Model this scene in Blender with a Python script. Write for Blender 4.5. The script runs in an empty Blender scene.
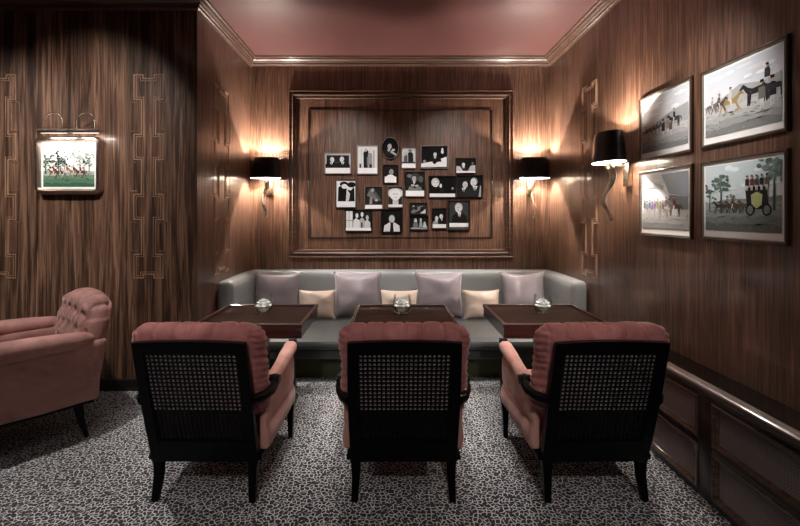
import bpy, bmesh, math, random
from mathutils import Vector, Matrix, noise as mnoise
R = math.radians
C = bpy.context.scene.collection
S = bpy.context.scene
F = 430.0; CX = 391.0; CY = 214.0; H = 1.5          # measured from the photograph's vanishing point
YB = 5.04; YL = 3.66; XL = -1.652; XR = 1.863; ZC = 3.325
XW = -4.6; YR = -2.6

# ------------------------------------------------------------ materials
def s2l(c):
    return tuple(((v/255)/12.92 if v/255 <= .04045 else ((v/255+.055)/1.055)**2.4) for v in c)
def new_mat(name):
    m = bpy.data.materials.new(name); m.use_nodes = True
    nt = m.node_tree; b = nt.nodes['Principled BSDF']
    return m, nt, b
def setp(b, **k):
    for a, v in k.items():
        n = {'rough':'Roughness','metal':'Metallic','coat':'Coat Weight','coatr':'Coat Roughness','sheen':'Sheen Weight',
             'sheenr':'Sheen Roughness','trans':'Transmission Weight','ior':'IOR','spec':'Specular IOR Level'}[a]
        b.inputs[n].default_value = v
def coords(nt, scale, rot=(0,0,0)):
    tc = nt.nodes.new('ShaderNodeTexCoord'); mp = nt.nodes.new('ShaderNodeMapping')
    mp.inputs['Scale'].default_value = scale; mp.inputs['Rotation'].default_value = rot
    nt.links.new(tc.outputs['Object'], mp.inputs['Vector']); return mp.outputs['Vector']
def noise(nt, vec, scale=1, detail=4, rough=.55, dist=0):
    n = nt.nodes.new('ShaderNodeTexNoise')
    n.inputs['Scale'].default_value = scale; n.inputs['Detail'].default_value = detail
    n.inputs['Roughness'].default_value = rough; n.inputs['Distortion'].default_value = dist
    nt.links.new(vec, n.inputs['Vector']); return n.outputs['Fac']
def ramp(nt, fac, stops):
    r = nt.nodes.new('ShaderNodeValToRGB'); e = r.color_ramp.elements
    while len(e) < len(stops): e.new(.5)
    for i, (p, c) in enumerate(stops):
        e[i].position = p; e[i].color = (*c, 1) if len(c) == 3 else c
    nt.links.new(fac, r.inputs['Fac']); return r.outputs['Color']
def mixc(nt, a, b, fac, mode='MIX'):
    m = nt.nodes.new('ShaderNodeMix'); m.data_type = 'RGBA'; m.blend_type = mode
    for k, v in ((0, fac), (6, a), (7, b)):
        if hasattr(v, 'is_linked') or hasattr(v, 'links'): nt.links.new(v, m.inputs[k])
        else: m.inputs[k].default_value = v if k == 0 else (*v, 1)
    return m.outputs[2]
def bump(nt, b, h, strength=.2, dist=.002):
    n = nt.nodes.new('ShaderNodeBump'); n.inputs['Strength'].default_value = strength; n.inputs['Distance'].default_value = dist
    nt.links.new(h, n.inputs['Height']); nt.links.new(n.outputs['Normal'], b.inputs['Normal'])

def wood(name, dark, mid, light, s=42, coat=.5, coatr=.12, rough=.42, ribbon=.5, vertical='z', dist=.6):
    m, nt, b = new_mat(name)
    k = .035
    sc = {'z': (s, s, s*k), 'x': (s*k, s, s), 'y': (s, s*k, s)}[vertical]
    n1 = noise(nt, coords(nt, sc), 1, 5, .6, dist)
    c = ramp(nt, n1, [(.30, dark), (.47, mid), (.60, light), (.76, tuple(v*1.35 for v in light))])
    sc2 = {'z': (s*.16, s*.16, s*.012), 'x': (s*.012, s*.16, s*.16), 'y': (s*.16, s*.012, s*.16)}[vertical]
    n2 = noise(nt, coords(nt, sc2), 1, 3, .5, .8)
    c2 = ramp(nt, n2, [(.30, (1-ribbon,)*3), (.62, (1, 1, 1))])
    c = mixc(nt, c, c2, 1.0, 'MULTIPLY')
    nt.links.new(c, b.inputs['Base Color'])
    setp(b, rough=rough, coat=coat, coatr=coatr)
    bump(nt, b, n1, .08, .0006)
    return m
def plain(name, col, rough=.5, bumpn=None, **k):
    m, nt, b = new_mat(name)
    n1 = noise(nt, coords(nt, (9, 9, 9)), 1, 4)
    c = mixc(nt, tuple(v*.88 for v in col), tuple(min(1, v*1.1) for v in col), n1)
    nt.links.new(c, b.inputs['Base Color']); setp(b, rough=rough, **k)
    if bumpn: bump(nt, b, noise(nt, coords(nt, (bumpn[0],)*3), 1, 3), bumpn[1], bumpn[2])
    return m
def velvet(name, lo, hi, scale=5):
    m, nt, b = new_mat(name)
    n1 = noise(nt, coords(nt, (scale,)*3), 1, 5, .6, 1.2)
    c = ramp(nt, n1, [(.32, lo), (.68, hi)])
    nt.links.new(c, b.inputs['Base Color']); setp(b, rough=.75, sheen=.55, sheenr=.35)
    b.inputs['Sheen Tint'].default_value = (1, .75, .7, 1)
    bump(nt, b, noise(nt, coords(nt, (420,)*3), 1, 2), .25, .0008)
    return m
def silk(name, lo, hi, rough=.36):
    m, nt, b = new_mat(name)
    n1 = noise(nt, coords(nt, (60, 60, 420)), 1, 3)
    n2 = noise(nt, coords(nt, (6, 6, 6)), 1, 3)
    c = mixc(nt, lo, hi, n1)
    nt.links.new(c, b.inputs['Base Color']); setp(b, rough=rough, sheen=.3, sheenr=.4)
    bump(nt, b, n1, .25, .0006)
    return m

M = {}
M['wall'] = wood('mahogany panelling', (.030,.012,.007), (.105,.050,.030), (.20,.102,.062), s=78, coat=.45, coatr=.10, ribbon=.42)
M['wall_front'] = wood('zebra figured panelling', (.020,.008,.005), (.110,.056,.034), (.29,.16,.10), s=36, coat=.35, coatr=.16, ribbon=.6, dist=1.1)
M['inlay'] = wood('pale inlay wood', (.18,.095,.058), (.30,.17,.105), (.42,.26,.17), s=60, coat=.3, ribbon=.2)
M['trimwood'] = wood('moulding wood', (.045,.019,.012), (.10,.050,.032), (.165,.088,.058), s=60, coat=.8, coatr=.08, ribbon=.3, vertical='x')
M['darkwood'] = wood('dark stained wood', (.006,.003,.0025), (.014,.007,.005), (.028,.013,.009), s=60, coat=.7, coatr=.08, ribbon=.3)
M['topwood'] = wood('mirror polished cabinet top', (.003,.0015,.001), (.006,.003,.002), (.010,.005,.004), s=50, coat=.8, coatr=.02, rough=.9, ribbon=.2, vertical='y'); M['topwood'].node_tree.nodes['Principled BSDF'].inputs['Specular IOR Level'].default_value = 0
M['railwood'] = wood('polished rail wood', (.04,.022,.016), (.09,.052,.038), (.14,.085,.062), s=50, coat=1, coatr=.12, ribbon=.3, vertical='y')
M['tabletop'] = wood('polished mahogany table', (.004,.0015,.001), (.012,.004,.003), (.026,.009,.006), s=34, coat=.32, coatr=.02, rough=.6, ribbon=.5, vertical='x'); M['tabletop'].node_tree.nodes['Principled BSDF'].inputs['Specular IOR Level'].default_value = .05
M['apron'] = wood('red mahogany apron', (.012,.004,.003), (.035,.010,.008), (.065,.020,.015), s=34, coat=1, coatr=.06, rough=.3, ribbon=.4, vertical='x')
M['ebony'] = plain('ebonised wood', (.0018,.0016,.0016), .34, coat=.06, coatr=.2, spec=.10)
M['cane'] = plain('black cane', (.004,.003,.003), .55, spec=.2)
M['cabcane'] = plain('bronze woven cane', (.34,.27,.25), .5)
M['lining'] = plain('pale back lining', (.86,.70,.68), .8)
M['darklining'] = plain('brown back lining', (.05,.018,.018), .9)
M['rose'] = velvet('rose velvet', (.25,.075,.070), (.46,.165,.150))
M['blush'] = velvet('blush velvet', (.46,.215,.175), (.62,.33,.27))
M['clubrose'] = velvet('dusty rose velvet', (.25,.115,.10), (.46,.235,.205), 4)
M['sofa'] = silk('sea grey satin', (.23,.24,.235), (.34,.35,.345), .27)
M['seat'] = silk('darker grey satin', (.050,.055,.055), (.085,.092,.092), .30)  # darker tone of the sofa satin, for seat and base
M['mauve'] = silk('mauve silk', (.30,.255,.275), (.44,.385,.41), .36)
M['cream'] = silk('champagne silk', (.60,.46,.37), (.78,.63,.52), .38)
M['plinth'] = plain('olive plinth', (.060,.068,.028), .8)
M['black'] = plain('black shade fabric', (.004,.004,.005), .35, coat=.3)
M['shadein'] = plain('white shade lining', (.85,.82,.76), .7)
M['gold'] = plain('pale gold metal', (.84,.74,.58), .27, metal=1.0)
M['nickel'] = plain('antique silver metal', (.62,.50,.43), .28, metal=1.0)
M['silverframe'] = plain('silver frame', (.42,.38,.35), .35, metal=.8)
M['blackframe'] = plain('black photo frame', (.008,.005,.004), .35, coat=.15, spec=.2)
M['brownframe'] = wood('brown picture frame', (.03,.016,.011), (.065,.038,.027), (.11,.068,.050), s=60, coat=.9, coatr=.1)
M['goldline'] = plain('dull gilt slip', (.40,.34,.27), .4, metal=.7)
M['petal'] = plain('white petal', (.97,.97,.92), .8)
m, nt, b = new_mat('clear glass')
tr = nt.nodes.new('ShaderNodeBsdfTransparent'); tr.inputs['Color'].default_value = (.98,.99,.985,1); gl = nt.nodes.new('ShaderNodeBsdfGlossy'); gl.inputs['Roughness'].default_value = .03
lw = nt.nodes.new('ShaderNodeLayerWeight'); lw.inputs['Blend'].default_value = .2; mx = nt.nodes.new('ShaderNodeMixShader')
mm = nt.nodes.new('ShaderNodeMath'); mm.operation = 'MULTIPLY'; mm.inputs[1].default_value = .45; nt.links.new(lw.outputs['Fresnel'], mm.inputs[0]); nt.links.new(mm.outputs[0], mx.inputs[0]); nt.links.new(tr.outputs[0], mx.inputs[1]); nt.links.new(gl.outputs[0], mx.inputs[2])
nt.links.new(mx.outputs[0], nt.nodes['Material Output'].inputs['Surface']); M['glass'] = m
m, nt, b = new_mat('lamp lens'); b.inputs['Emission Color'].default_value = (1,.86,.7,1); b.inputs['Emission Strength'].default_value = 3; M['lens'] = m
m, nt, b = new_mat('soft lamp lens'); b.inputs['Emission Color'].default_value = (1,.86,.7,1); b.inputs['Emission Strength'].default_value = .9; M['softlens'] = m
m, nt, b = new_mat('bulb glass'); b.inputs['Emission Color'].default_value = (1,.82,.62,1); b.inputs['Emission Strength'].default_value = 30; M['bulb'] = m
def print_mat(name, coat):
    m, nt, b = new_mat(name); a = nt.nodes.new('ShaderNodeAttribute'); a.attribute_name = 'Col'
    nt.links.new(a.outputs['Color'], b.inputs['Base Color']); setp(b, rough=.7, coat=coat, coatr=.03, spec=.12); return m
M['print'] = print_mat('printed paper', .05)
# ceiling: lacquered dusty red
m, nt, b = new_mat('lacquered rose ceiling')
n1 = noise(nt, coords(nt, (1.2, 1.2, 1.2)), 1, 3)
nt.links.new(ramp(nt, n1, [(.3, (.135,.056,.050)), (.7, (.16,.068,.060))]), b.inputs['Base Color']); setp(b, rough=.38, coat=.35, coatr=.12); M['ceiling'] = m
# carpet: animal-spot pattern
m, nt, b = new_mat('leopard spot carpet')
v0 = coords(nt, (1, 1, 1))
nd = nt.nodes.new('ShaderNodeTexNoise'); nd.inputs['Scale'].default_value = 38; nd.inputs['Detail'].default_value = 2
nt.links.new(v0, nd.inputs['Vector'])
vm = nt.nodes.new('ShaderNodeVectorMath'); vm.operation = 'MULTIPLY_ADD'
vm.inputs[1].default_value = (.016, .016, 0); nt.links.new(nd.outputs['Color'], vm.inputs[0]); nt.links.new(v0, vm.inputs[2])
def voro(scale, feat, vec=None):
    v = nt.nodes.new('ShaderNodeTexVoronoi'); v.voronoi_dimensions = '2D'; v.feature = feat; v.inputs['Scale'].default_value = scale
    nt.links.new(vec or vm.outputs[0], v.inputs['Vector']); return v
ve = voro(43, 'DISTANCE_TO_EDGE'); vf = voro(43, 'F1')
edge = ramp(nt, ve.outputs['Distance'], [(.085, (1,1,1)), (.115, (0,0,0))])
hole = ramp(nt, vf.outputs['Distance'], [(.12, (1,1,1)), (.26, (0,0,0))])
gapn = noise(nt, v0, 34, 2)
gap = ramp(nt, gapn, [(.55, (0,0,0)), (.60, (1,1,1))])
pale = mixc(nt, (.50,.49,.495), (.84,.83,.84), noise(nt, v0, 300, 2))
c = mixc(nt, (.0025,.0025,.003), (.04,.037,.036), hole)
c = mixc(nt, c, pale, mixc(nt, edge, (0,0,0), mixc(nt, (0,0,0), gap, .92)))
nt.links.new(c, b.inputs['Base Color']); setp(b, rough=.9, sheen=.15)
bump(nt, b, noise(nt, v0, 300, 2), .15, .002); M['carpet'] = m

# ------------------------------------------------------------ mesh building
class MB:
    def __init__(s): s.bm = bmesh.new()
    def add(s, vs, fs):
        o = [s.bm.verts.new(v) for v in vs]; out = []
        for f in fs:
            try: out.append(s.bm.faces.new([o[i] for i in f]))
            except ValueError: pass
        return o, out
    def box(s, a, b, bev=0, seg=2):
        x0,y0,z0 = a; x1,y1,z1 = b
        o, f = s.add([(x0,y0,z0),(x1,y0,z0),(x1,y1,z0),(x0,y1,z0),(x0,y0,z1),(x1,y0,z1),(x1,y1,z1),(x0,y1,z1)],
              [(0,3,2,1),(4,5,6,7),(0,1,5,4),(1,2,6,5),(2,3,7,6),(3,0,4,7)])
        if bev:
            es = {e for x in f for e in x.edges}
            bmesh.ops.bevel(s.bm, geom=list(es), offset=bev, segments=seg, affect='EDGES', profile=.5)
        return s
    def grid(s, f, nu, nv, cu=False, cv=False):
        vs = [f(i/(nu if cu else nu-1), j/(nv if cv else nv-1)) for i in range(nu) for j in range(nv)]
        fs = [(i*nv+j, ((i+1)%nu)*nv+j, ((i+1)%nu)*nv+(j+1)%nv, i*nv+(j+1)%nv)
              for i in range(nu if cu else nu-1) for j in range(nv if cv else nv-1)]
        return s.add(vs, fs)
    def rbox(s, c, h, r, n=(10,10,10), fn=None):
        keys = {}; vs = []; fs = []
        def vert(p):
            k = tuple(p)
            if k not in keys:
                q = Vector([ (2*p[i]/n[i]-1)*h[i] for i in range(3)])
                inn = Vector([max(-(h[i]-r), min(h[i]-r, q[i])) for i in range(3)])
                d = q-inn
                if d.length > 1e-9: q = inn + d.normalized()*r*min(1, max(abs(d[0]),abs(d[1]),abs(d[2]))/r)
                nor = d.normalized() if d.length > 1e-9 else Vector((0,0,0))
                if fn: q = fn(q, nor, (2*p[0]/n[0]-1, 2*p[1]/n[1]-1, 2*p[2]/n[2]-1))
                keys[k] = len(vs); vs.append(Vector(c)+q)
            return keys[k]
        for ax in range(3):
            a1, a2 = (ax+1)%3, (ax+2)%3
            for side in (0, n[ax]):
                for i in range(n[a1]):
                    for j in range(n[a2]):
                        q = []
                        for di, dj in ((0,0),(1,0),(1,1),(0,1)):
                            p = [0,0,0]; p[ax] = side; p[a1] = i+di; p[a2] = j+dj; q.append(vert(p))
                        fs.append(q if side else q[::-1])
        return s.add(vs, fs)
    def tube(s, pts, rad, n=10, flat=1.0, side=None, caps=True):
        pts = [Vector(p) for p in pts]; rad = rad if isinstance(rad, (list, tuple)) else [rad]*len(pts)
        rings = []; prev = None
        for i, p in enumerate(pts):
            t = (pts[min(i+1, len(pts)-1)] - pts[max(i-1, 0)]).normalized()
            a = Vector(side) if side else (prev if prev else (Vector((1,0,0)) if abs(t.x) < .8 else Vector((0,0,1))))
            a = (a - t*a.dot(t)).normalized(); prev = a; bb = t.cross(a)
            rings.append([p + a*math.cos(k*2*math.pi/n)*rad[i] + bb*math.sin(k*2*math.pi/n)*rad[i]*flat for k in range(n)])
        vs = [v for r in rings for v in r]
        fs = [(i*n+k, i*n+(k+1)%n, (i+1)*n+(k+1)%n, (i+1)*n+k) for i in range(len(pts)-1) for k in range(n)]
        if caps: fs += [tuple(range(n))[::-1], tuple(range((len(pts)-1)*n, len(pts)*n))]
        s.add(vs, fs); return s
    def beam(s, pts, sz, bev=.004):                      # rectangular bar; sz = (width along x, depth) per point
        pts = [Vector(p) for p in pts]; vs = []; 
        for i, p in enumerate(pts):
            t = (pts[min(i+1, len(pts)-1)] - pts[max(i-1, 0)]).normalized()
            a = Vector((1,0,0)); a = (a - t*a.dot(t)).normalized(); d = t.cross(a)
            w, q = sz[i] if isinstance(sz, list) else sz
            c = bev
            for u, v in ((-w/2+c,-q/2),(w/2-c,-q/2),(w/2,-q/2+c),(w/2,q/2-c),(w/2-c,q/2),(-w/2+c,q/2),(-w/2,q/2-c),(-w/2,-q/2+c)):
                vs.append(p + a*u + d*v)
        n = 8
        fs = [(i*n+k, i*n+(k+1)%n, (i+1)*n+(k+1)%n, (i+1)*n+k) for i in range(len(pts)-1) for k in range(n)]
        fs += [tuple(range(n))[::-1], tuple(range((len(pts)-1)*n, len(pts)*n))]
        s.add(vs, fs); return s
    def lathe(s, prof, c=(0,0,0), n=24, sx=1, sy=1):
        vs = [(c[0]+r*math.cos(k*2*math.pi/n)*sx, c[1]+r*math.sin(k*2*math.pi/n)*sy, c[2]+z) for r, z in prof for k in range(n)]
        fs = [(i*n+k, i*n+(k+1)%n, (i+1)*n+(k+1)%n, (i+1)*n+k) for i in range(len(prof)-1) for k in range(n)]
        if prof[0][0] > 1e-6: fs.append(tuple(range(n))[::-1])
        if prof[-1][0] > 1e-6: fs.append(tuple(range((len(prof)-1)*n, len(prof)*n)))
        s.add(vs, fs); return s
    def loop(s, rect, prof, mf):                          # mitred rectangular moulding
        u0,v0,u1,v1 = rect; vs = []
        for d, h in prof:
            for u, v in ((u0+d,v0+d),(u1-d,v0+d),(u1-d,v1-d),(u0+d,v1-d)): vs.append(mf(u, v, h))
        fs = [(i*4+k, i*4+(k+1)%4, (i+1)*4+(k+1)%4, (i+1)*4+k) for i in range(len(prof)-1) for k in range(4)]
        s.add(vs, fs); return s
    def build(s, name, mat, parent=None, loc=(0,0,0), smooth=38, rotz=0):
        bm = s.bm
        bmesh.ops.remove_doubles(bm, verts=bm.verts, dist=1e-6)
        bmesh.ops.recalc_face_normals(bm, faces=bm.faces)
        me = bpy.data.meshes.new(name); bm.to_mesh(me); bm.free()
        if smooth:
            me.shade_smooth(); me.set_sharp_from_angle(angle=R(smooth))
        me.materials.append(mat)
        o = bpy.data.objects.new(name, me); C.objects.link(o); o.location = loc; o.rotation_euler = (0,0,rotz)
        if parent: o.parent = parent
        return o
def tag(o, label, cat, group=None, kind=None):
    o['label'] = label; o['category'] = cat
    if group: o['group'] = group
    if kind: o['kind'] = kind
    return o
def thing(name, label, cat, loc=(0,0,0), rotz=0, group=None):
    o = bpy.data.objects.new(name, None); C.objects.link(o); o.location = loc; o.rotation_euler = (0,0,rotz)
    o.empty_display_size = .05
    return tag(o, label, cat, group)
def dup(root, loc, rotz, label, group=None):
    r = root.copy(); C.objects.link(r); r.location = loc; r.rotation_euler = (0,0,rotz); r['label'] = label
    if group: r['group'] = group
    for ch in list(root.children):
        c = ch.copy(); C.objects.link(c); c.parent = r
        for g in list(ch.children):
            d = g.copy(); C.objects.link(d); d.parent = c
    return r
def struct(o): o['kind'] = 'structure'; return o
def backp(u, v, h): return (u, YB-h, v)
def frontp(u, v, h): return (u, YL-h, v)
def rightp(u, v, h): return (XR-h, u, v)
def leftp(u, v, h): return (XL+h, u, v)
def at(px, py, D): return ((px-CX)/F*D, D, H-(py-CY)/F*D)

# ------------------------------------------------------------ room shell
def slab(name, a, b, mat): return struct(MB().box(a, b).build(name, M[mat], smooth=0))
slab('floor', (XW,YR,-.1), (XR,YB,0), 'carpet')
slab('ceiling', (XW-.1,YR-.1,ZC), (XR+.1,YB+.1,ZC+.1), 'ceiling')
slab('wall_back', (XL-.1,YB,-.1), (XR+.1,YB+.1,ZC), 'wall')
slab('wall_right', (XR,YR,-.1), (XR+.1,YB,ZC), 'wall')
slab('wall_alcove_left', (XL-.1,YL+.1,-.1), (XL,YB,ZC), 'wall')
slab('wall_front_left', (XW,YL,-.1), (XL,YL+.1,ZC), 'wall_front')
slab('wall_left', (XW-.1,YR,-.1), (XW,YL+.1,ZC), 'wall')
slab('wall_rear', (XW-.1,YR-.1,-.1), (XR+.1,YR,ZC), 'wall')
# crown moulding: stepped profile swept round the alcove and along the walls
cprof = [(0,.095),(.012,.095),(.016,.088),(.030,.082),(.034,.064),(.044,.060),(.047,.050),(.066,.036),(.072,.020),(.090,.016),(.094,.0)]
def crown(name, pts, ns):
    m_ = MB(); vs = []
    for p, n in zip(pts, ns):
        for d, z in cprof: vs.append((p[0]+n[0]*d, p[1]+n[1]*d, ZC-z))
    k = len(cprof)
    fs = [(i*k+j, i*k+j+1, (i+1)*k+j+1, (i+1)*k+j) for i in range(len(pts)-1) for j in range(k-1)]
    m_.add(vs, fs); return struct(m_.build(name, M['trimwood'], smooth=0))
crown('trim_1', [(XW,YL),(XL,YL),(XL,YB),(XR,YB),(XR,YR)], [(0,-1),(1,-1),(1,-1),(-1,-1),(-1,0)])
# skirting
struct(MB().box((XW,YL-.02,0),(XL,YL,.10),.004).build('baseboard_left', M['darkwood']))
# large mitred wall frame on the back wall
def bx(px): return (px-CX)/F*YB
def bz(py): return H-(py-CY)/F*YB
m_ = MB()
m_.loop((bx(289), bz(257.5), bx(513), bz(91)), [(0,0),(0,.030),(.006,.036),(.014,.034),(.017,.018),(.036,.014),(.042,.030),(.052,.036),(.060,.032),(.064,.014),(.076,.010),(.080,.017),(.088,.017),(.092,.004),(.094,0)], backp)
struct(m_.build('trim_2', M['trimwood'], smooth=0))
m_ = MB()
m_.loop((bx(308), bz(238), bx(492.5), bz(109.5)), [(0,0),(0,.006),(.006,.009),(.010,.009),(.012,0)], backp)
struct(m_.build('trim_3', M['darkwood'], smooth=0))

# fretwork inlay
def off(path, d):
    n = len(path); out = []
    for i in range(n):
        a, b_, c_ = Vector(path[i-1]), Vector(path[i]), Vector(path[(i+1)%n])
        e1 = (b_-a).normalized(); e2 = (c_-b_).normalized()
        n1 = Vector((-e1.y, e1.x)); n2 = Vector((-e2.y, e2.x))
        out.append(tuple(b_ + (n1+n2)*d))
    return out
def fret(uc, w, z0, z1, mf, name):
    hw = w/2; nw = w*.24; L = z1-z0
    seg = [24.5,35,25,35,25,35,23.5]; t = sum(seg); zs = [z1]
    for q in seg: zs.append(zs[-1]-q/t*L)
    rt = []
    for i in range(0, 7, 2): rt += [(hw, zs[i]), (hw, zs[i+1])] + ([(nw, zs[i+1]), (nw, zs[i+2])] if i < 6 else [])
    nt_ = .032
    top = [(-nw*.8, z1), (-nw*.8, z1-nt_), (nw*.8, z1-nt_), (nw*.8, z1)]
    bot = [(nw*.8, z0), (nw*.8, z0+nt_), (-nw*.8, z0+nt_), (-nw*.8, z0)]
    path = top + rt + bot + [(-u, z) for u, z in reversed(rt)]
    path = [(u+uc, z) for u, z in path]
    m_ = MB(); n = len(path)
    for d0, wd, h in ((0, .010, .004), (-.019, .005, .003)):
        rings = [(off(path, d0+wd/2), 0), (off(path, d0+wd*.3), h), (off(path, d0-wd*.3), h), (off(path, d0-wd/2), 0)]
        vs = [mf(u, v, hh) for pth, hh in rings for u, v in pth]
        m_.add(vs, [(i*n+k, i*n+(k+1)%n, (i+1)*n+(k+1)%n, (i+1)*n+k) for i in range(3) for k in range(n)])
    struct(m_.build(name, M['inlay'], smooth=0))
    # slim raised fillets beside each neck
    m_ = MB()
    for i in (1, 3, 5):
        for sg in (-1, 1):
            u0, u1 = sorted((uc+sg*(nw+.022), uc+sg*(hw+.035)))
            m_.loop((u0, zs[i+1]+.02, u1, zs[i]-.02), [(0,0),(.004,.003),(.008,.003),(.012,.0)], mf)
    struct(m_.build(name.replace('trim_', 'trim_1'), M['wall'], smooth=0))
fret(-2.064, .247, .955, 2.685, frontp, 'trim_4')
fret((1-CX)/F*YL, .247, .955, 2.685, frontp, 'trim_5')
fret(4.20, .36, .93, 2.72, leftp, 'trim_6')
fret(4.04, .30, .92, 2.72, rightp, 'trim_7')

# ------------------------------------------------------------ pictures
def paint(w, h, shapes, z=0):
    """flat printed image: layered coloured shapes, x right, z up, facing -y"""
    m_ = MB(); bm = m_.bm; lay = bm.loops.layers.float_color.new('Col')
    st = .000012
    for i, sh in enumerate(shapes):
        k = sh[0]; col = sh[-1]
        if k == 'r': pts = [(sh[1],sh[2]),(sh[3],sh[2]),(sh[3],sh[4]),(sh[1],sh[4])]
        elif k == 'e':
            n = 16; a = h/w if len(sh) == 6 else 1
            pts = [(sh[1]+sh[3]*a*math.cos(2*math.pi*t/n), sh[2]+sh[4]*math.sin(2*math.pi*t/n)) for t in range(n)]
        else: pts = sh[1]
        pts = [(min(1, max(0, x)), min(1, max(0, y))) for x, y in pts]
        q = []
        for p in pts:
            if not q or abs(p[0]-q[-1][0])+abs(p[1]-q[-1][1]) > 1e-4: q.append(p)
        if len(q) > 1 and abs(q[0][0]-q[-1][0])+abs(q[0][1]-q[-1][1]) < 1e-4: q.pop()
        if len(q) < 3: continue
        vs = [bm.verts.new(((x-.5)*w, -(z+i*st), (y-.5)*h)) for x, y in q]
        f = bm.faces.new(vs)
        c = s2l(col if isinstance(col, tuple) else (col,)*3)
        for l in f.loops: l[lay] = (*c, 1)
    bmesh.ops.triangulate(bm, faces=[f for f in bm.faces if len(f.verts) > 4])
    return m_
def person(cx, y0, s, face=215, suit=22, hair=60, shirt=225, turn=0, tie=True):
    """bust: y0 = bottom, s = head height"""
    o = [('p', [(cx-s*1.15, y0), (cx-s*1.05, y0+s*.75), (cx-s*.35, y0+s*1.15), (cx+s*.35, y0+s*1.15), (cx+s*1.05, y0+s*.75), (cx+s*1.15, y0)], suit)]
    o += [('p', [(cx-s*.26, y0+s*1.15), (cx+s*.26, y0+s*1.15), (cx, y0+s*.45)], shirt)]
    if tie: o += [('p', [(cx-s*.05, y0+s*1.05), (cx+s*.05, y0+s*1.05), (cx+s*.06, y0+s*.5), (cx, y0+s*.42), (cx-s*.06, y0+s*.5)], 30)]
    hx = cx + turn*s*.1; hy = y0+s*1.6
    o += [('e', hx, hy+s*.10, s*.42, s*.50, hair), ('e', hx+turn*s*.06, hy, s*.36, s*.46, face),
          ('e', hx+turn*s*.06-s*.14, hy+s*.06, s*.06, s*.035, face//3), ('e', hx+turn*s*.06+s*.14, hy+s*.06, s*.06, s*.035, face//3),
          ('p', [(hx+turn*s*.1-s*.05, hy-s*.12), (hx+turn*s*.1+s*.05, hy-s*.12), (hx+turn*s*.1, hy+s*.06)], int(face*.75)),
          ('r', hx+turn*s*.06-s*.12, hy-s*.26, hx+turn*s*.06+s*.12, hy-s*.22, face//3)]
    return o
def cap(h0=.17, c=235): return [('r', 0, 0, 1, h0, c)]
GRP = 'black and white photographs on the back wall'
def photo(X0, Y0, X1, Y1, shapes, label, frame='blackframe', fw=.012, depth=.022, pad=0, oval=False, mat=None):
    k = 4.21
    x0, x1 = bx(310+X0/k), bx(310+X1/k); z1, z0 = bz(125+Y0/k), bz(125+Y1/k)
    w, h = x1-x0, z1-z0
    t = thing('framed_photograph', label, 'framed photograph', ((x0+x1)/2, YB, (z0+z1)/2), 0, GRP)
    mf = lambda u, v, hh: (u, -hh, v)
    if oval:
        m_ = MB(); n = 40
        prof = [(0,0),(0,depth),(fw*.5,depth+.004),(fw,depth),(fw,depth-.008)]
        vs = [((w/2-d)*math.cos(2*math.pi*q/n), -hh, (h/2-d)*math.sin(2*math.pi*q/n)) for d, hh in prof for q in range(n)]
        m_.add(vs, [(i*n+q, i*n+(q+1)%n, (i+1)*n+(q+1)%n, (i+1)*n+q) for i in range(len(prof)-1) for q in range(n)])
        m_.build('frame', M[frame], t)
        sc = .985; n = 32
        el = [('p', [(.5+.5*math.cos(2*math.pi*q/n), .5+.5*math.sin(2*math.pi*q/n)) for q in range(n)], 14)]
        p = paint(w-2*fw+.002, h-2*fw+.002, el+shapes, depth-.010).build('print', M['print'], t, smooth=0)
        m_ = MB(); n = 40
        prof = [(fw,depth-.002),(fw,depth+.003),(fw+.005,depth+.003),(fw+.006,depth-.004)]
        vs = [((w/2-d)*math.cos(2*math.pi*q/n), -hh, (h/2-d)*math.sin(2*math.pi*q/n)) for d, hh in prof for q in range(n)]
        m_.add(vs, [(i*n+q, i*n+(q+1)%n, (i+1)*n+(q+1)%n, (i+1)*n+q) for i in range(len(prof)-1) for q in range(n)])
        g = m_.build('slip', M['silverframe'], t); g['label'] = 'silver oval slip'
        return t
    m_ = MB(); m_.loop((-w/2,-h/2,w/2,h/2), [(0,0),(0,depth),(.003,depth+.003),(fw-.003,depth+.003),(fw,depth-.008),(fw,0)], mf)
    m_.build('frame', M[frame], t, smooth=0)
    paint(w-2*fw+.001, h-2*fw+.001, shapes, depth-.010).build('print', M['print'], t, smooth=0)
    return t
D_ = 14
photo(62,118,173,207, [('r',0,0,1,1,200),('r',.04,.27,.96,.93,30),('r',.30,.32,.62,.60,60)]+person(.24,.27,.26,225,24,200,turn=1)+person(.70,.27,.27,225,24,190,turn=-1)+[('r',0,0,1,.27,240)], 'silver framed wide photograph of two men facing each other, leftmost of the wall group', 'silverframe')
photo(198,86,287,208, [('r',0,0,1,1,225),('p',[(.30,.2),(.28,.75),(.42,.93),(.55,.8),(.5,.2)],28),('p',[(.5,.2),(.52,.7),(.62,.84),(.74,.7),(.76,.2)],150),('e',.4,.86,.05,.06,190),('e',.62,.80,.05,.06,215),('r',.80,.2,.86,.85,150),('r',.08,.2,.18,.35,40),('r',.16,.2,.22,.9,200),('r',.6,.2,.72,.34,40),('r',.46,.3,.54,.6,120)]+cap(.2,245), 'silver framed bright photograph of people standing together, left of the oval photograph', 'silverframe')
photo(300,50,376,146, person(.42,.16,.26,200,34,40,turn=1)+[('e',.68,.42,.07,.05,200),('p',[(.5,.30),(.9,.12),(.86,.22),(.55,.42)],180),('e',.40,.40,.05,.04,190)], 'oval framed photograph of a seated person, topmost in the wall group', 'blackframe', fw=.006, oval=True)
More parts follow.
